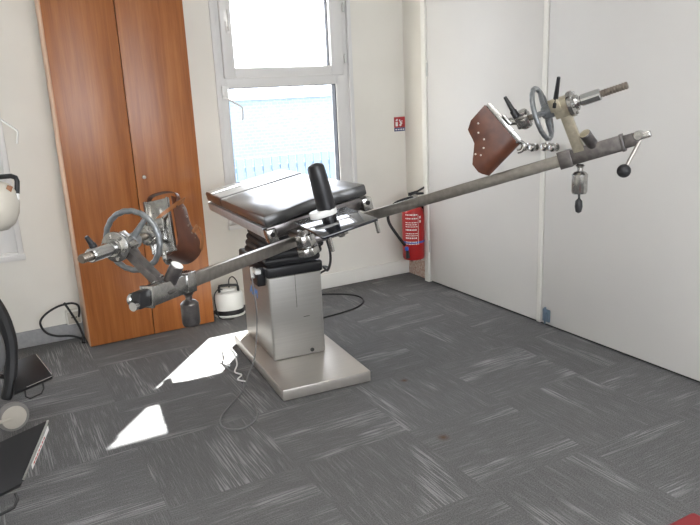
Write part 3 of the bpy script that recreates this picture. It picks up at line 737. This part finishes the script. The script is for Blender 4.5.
b = MB(); b.ball((-.085, 3.33, .33), .075, (.75, .55, 1.7)); b.build('calf_pad', 'greyvinyl', wc)
b = MB()
b.tube([V((-.02, 3.40, .14)), V((-.10, 3.36, .2)), V((-.22, 3.3, .45)), V((-.30, 3.2, .5)), V((-.32, 2.6, .5))], .012); b.tube([V((-.28, 2.25, .28)), V((-.30, 2.4, .45)), V((-.32, 2.6, .5))], .012)
b.tube([V((-.25, 3.2, .5)), V((-.62, 3.2, .5)), V((-.95, 3.2, .9))], .012); b.tube([V((-.32, 2.6, .5)), V((-.65, 2.6, .5)), V((-.95, 2.6, .9))], .012); b.tube([V((-.62, 3.2, .5)), V((-.65, 2.6, .5))], .012); b.build('chair_frame', 'darksteel', wc)
b = MB(); b.box((-.66, 2.62, .47), (-.33, 3.18, .51), bev=.01); b.build('seat', 'rubber', wc)
for yy in (2.54, 3.26):
    T = axis_frame((-.62, yy, .3), (0, 1, 0)); b = MB(); pts = [T @ V((.285 * math.cos(a), .285 * math.sin(a), 0)) for a in [2 * math.pi * k / 48 for k in range(48)]]
    b.tube(pts, .015, closed=True); b.build('rear_wheel', 'tyre', wc)
    b = MB()
    for k in range(12): a = math.pi * k / 6; b.cyl((-.62, yy, .3), T @ V((.28 * math.cos(a), .28 * math.sin(a), 0)), .002, seg=6)
    b.cyl((-.62, yy - .02, .3), (-.62, yy + .02, .3), .025); b.build('spokes', 'chrome', wc)

# ------------------------------------------------------------------ cream lamp on a stand, cut by the left edge
la = thing('examination_lamp', (-.2, 3.95, 0), 'cream lamp hood on a black bent arm in front of the left window', 'lamp')
hc = V((.028, 2.57, 1.068))
b = MB().lathe([(.014, .085), (.040, .078), (.062, .056), (.072, .015), (.071, -.022), (.060, -.055), (.037, -.078), (0, -.087)], Matrix.Translation(hc) @ Matrix.Rotation(R(8), 4, 'Y'), 32); hood = b.build('hood', 'cream', la)
b = MB(); b.box((-.009, -.002, -.014), (.009, .002, .014), Matrix.Translation(hc + V((.045, -.044, .056))) @ Matrix.Rotation(R(25), 4, 'Y'), bev=.002); b.build('tag', 'tan', hood)
b = MB().tube([V((-.05, 2.66, 1.162)), V((.055, 2.594, 1.1625)), V((.088, 2.575, 1.164)), V((.101, 2.566, 1.158)), V((.1035, 2.564, 1.146)), V((.097, 2.555, 1.105))], .0085); b.build('bent_arm', 'black', la)
b = MB().cyl(V((.097, 2.555, 1.11)), V((.094, 2.553, 1.085)), .0068, bev=.002); b.build('arm_tip', 'white', la)
b = MB(); b.tube([V((-.04, 2.655, 1.162)), V((-.16, 2.9, 1.2)), V((-.2, 3.3, 1.22)), V((-.2, 3.90, 1.22)), V((-.2, 3.95, 1.17)), V((-.2, 3.95, .03))], .012); b.tube([V((-.05, 2.66, 1.16)), V((.0, 2.60, 1.15)), V((.02, 2.575, 1.14))], .006); b.build('pole', 'white', la)
b = MB().lathe([(.12, 0), (.12, .02), (.05, .04), (.02, .06)], Matrix.Translation(V((-.2, 3.95, 0))), 32); b.build('foot', 'black', la)

# ------------------------------------------------------------------ red stool seat corner, bottom right
rs = thing('red_stool', (1.052, .603, 0), 'red upholstered stool corner at the bottom right edge', 'stool')
T = Matrix.Translation(V((1.052, .603, 0))) @ Matrix.Rotation(R(.5), 4, 'Z')
MB().box((-.19, -.19, .42), (.19, .19, .48), T, bev=.012, seg=3).build('seat', 'redcloth', rs)
for sx in (-1, 1):
    for sy in (-1, 1): MB().cyl(T @ V((sx * .15, sy * .15, 0)), T @ V((sx * .15, sy * .15, .425)), .014, bev=.002).build('leg', 'satin', rs)

# ------------------------------------------------------------------ outside
struct(MB().box((-12, 4.8, -3.2), (18, 30, -3.0)).build('trim_4', 'yard')).name = 'ground_outside'
bd = thing('neighbour_building', (4.4, 11.5, -3), 'pale blue brick building seen through the lower window pane', 'building')
MB().box((-2.5, 10, -3), (11, 13, 1.30)).build('wall', 'facade', bd)
MB().box((-2.6, 9.9, 1.30), (11.1, 13.1, 1.37), bev=.01).build('roof_edge', 'trim', bd)
fn = thing('slatted_fence', (3, 7.6, -3), 'blue-grey vertical slat fence outside below the brick building', 'fence')
b = MB()
for i in range(60):
    x = .2 + i * .11; b.box((x, 7.58, -3), (x + .085, 7.60, .66))
b.build('slat_panel', 'slat', fn); MB().box((.2, 7.60, .50), (6.8, 7.64, .56)).box((.2, 7.60, -2.4), (6.8, 7.64, -2.34)).build('rail', 'slat', fn)

# ------------------------------------------------------------------ light
wd = bpy.data.worlds.new('World'); bpy.context.scene.world = wd; wd.use_nodes = True
bg = wd.node_tree.nodes['Background']; bg.inputs[0].default_value = (.97, .955, 1.0, 1); bg.inputs[1].default_value = 6.5
sun = bpy.data.lights.new('sun', 'SUN'); sun.energy = 60; sun.angle = R(.6); sun.color = (1, .95, .88)
so_ = bpy.data.objects.new('sun', sun); COL.objects.link(so_)
el = R(44.4); sd = V((.634 * math.cos(el), .773 * math.cos(el), math.sin(el)))
so_.rotation_euler = sd.to_track_quat('Z', 'Y').to_euler()
def area(name, loc, tgt, sx, sy, e, c=(1, 1, 1)):
    l = bpy.data.lights.new(name, 'AREA'); l.shape = 'RECTANGLE'; l.size = sx; l.size_y = sy; l.energy = e; l.color = c
    o = bpy.data.objects.new(name, l); COL.objects.link(o); o.location = loc
    o.rotation_euler = (V(tgt) - V(loc)).to_track_quat('-Z', 'Y').to_euler(); return o
area('window_light_rear', (.5, YB - .30, 1.6), (.5, 3, 1.5), 3.3, 1.35, 75, (1, .98, .96))
area('ceiling_fill_light', (.6, .6, ZC - .07), (.6, .6, 0), 1.2, 1.2, 28, (1, .97, .92))  # added soft fill from above, with its unseen panel below
lf = thing('added_ceiling_panel', (.6, .6, ZC), 'added square white fill light panel, unseen above the camera', 'fill light')
MB().box((-.02, -.02, ZC - .05), (1.22, 1.22, ZC), bev=.004).build('fill_panel_housing', 'white', lf)

# ------------------------------------------------------------------ camera
cam = bpy.data.cameras.new('camera'); co = bpy.data.objects.new('camera', cam); COL.objects.link(co)
cam.sensor_width = 36; cam.sensor_fit = 'HORIZONTAL'; cam.lens = 34.8357; cam.clip_start = .05
r_ = V((0.87562807, -0.48086069, -0.04526014)); u_ = V((0.15829038, 0.19717579, 0.96750497)); f_ = V((0.4563109, 0.85433875, -0.24876828))
co.matrix_world = frame((0, 0, 1.40), r_, u_, -f_)
bpy.context.scene.camera = co
vs = bpy.context.scene.view_settings; vs.view_transform = 'Standard'; vs.look = 'None'; vs.gamma = 1; vs.exposure = 0.0; vs.use_curve_mapping = False
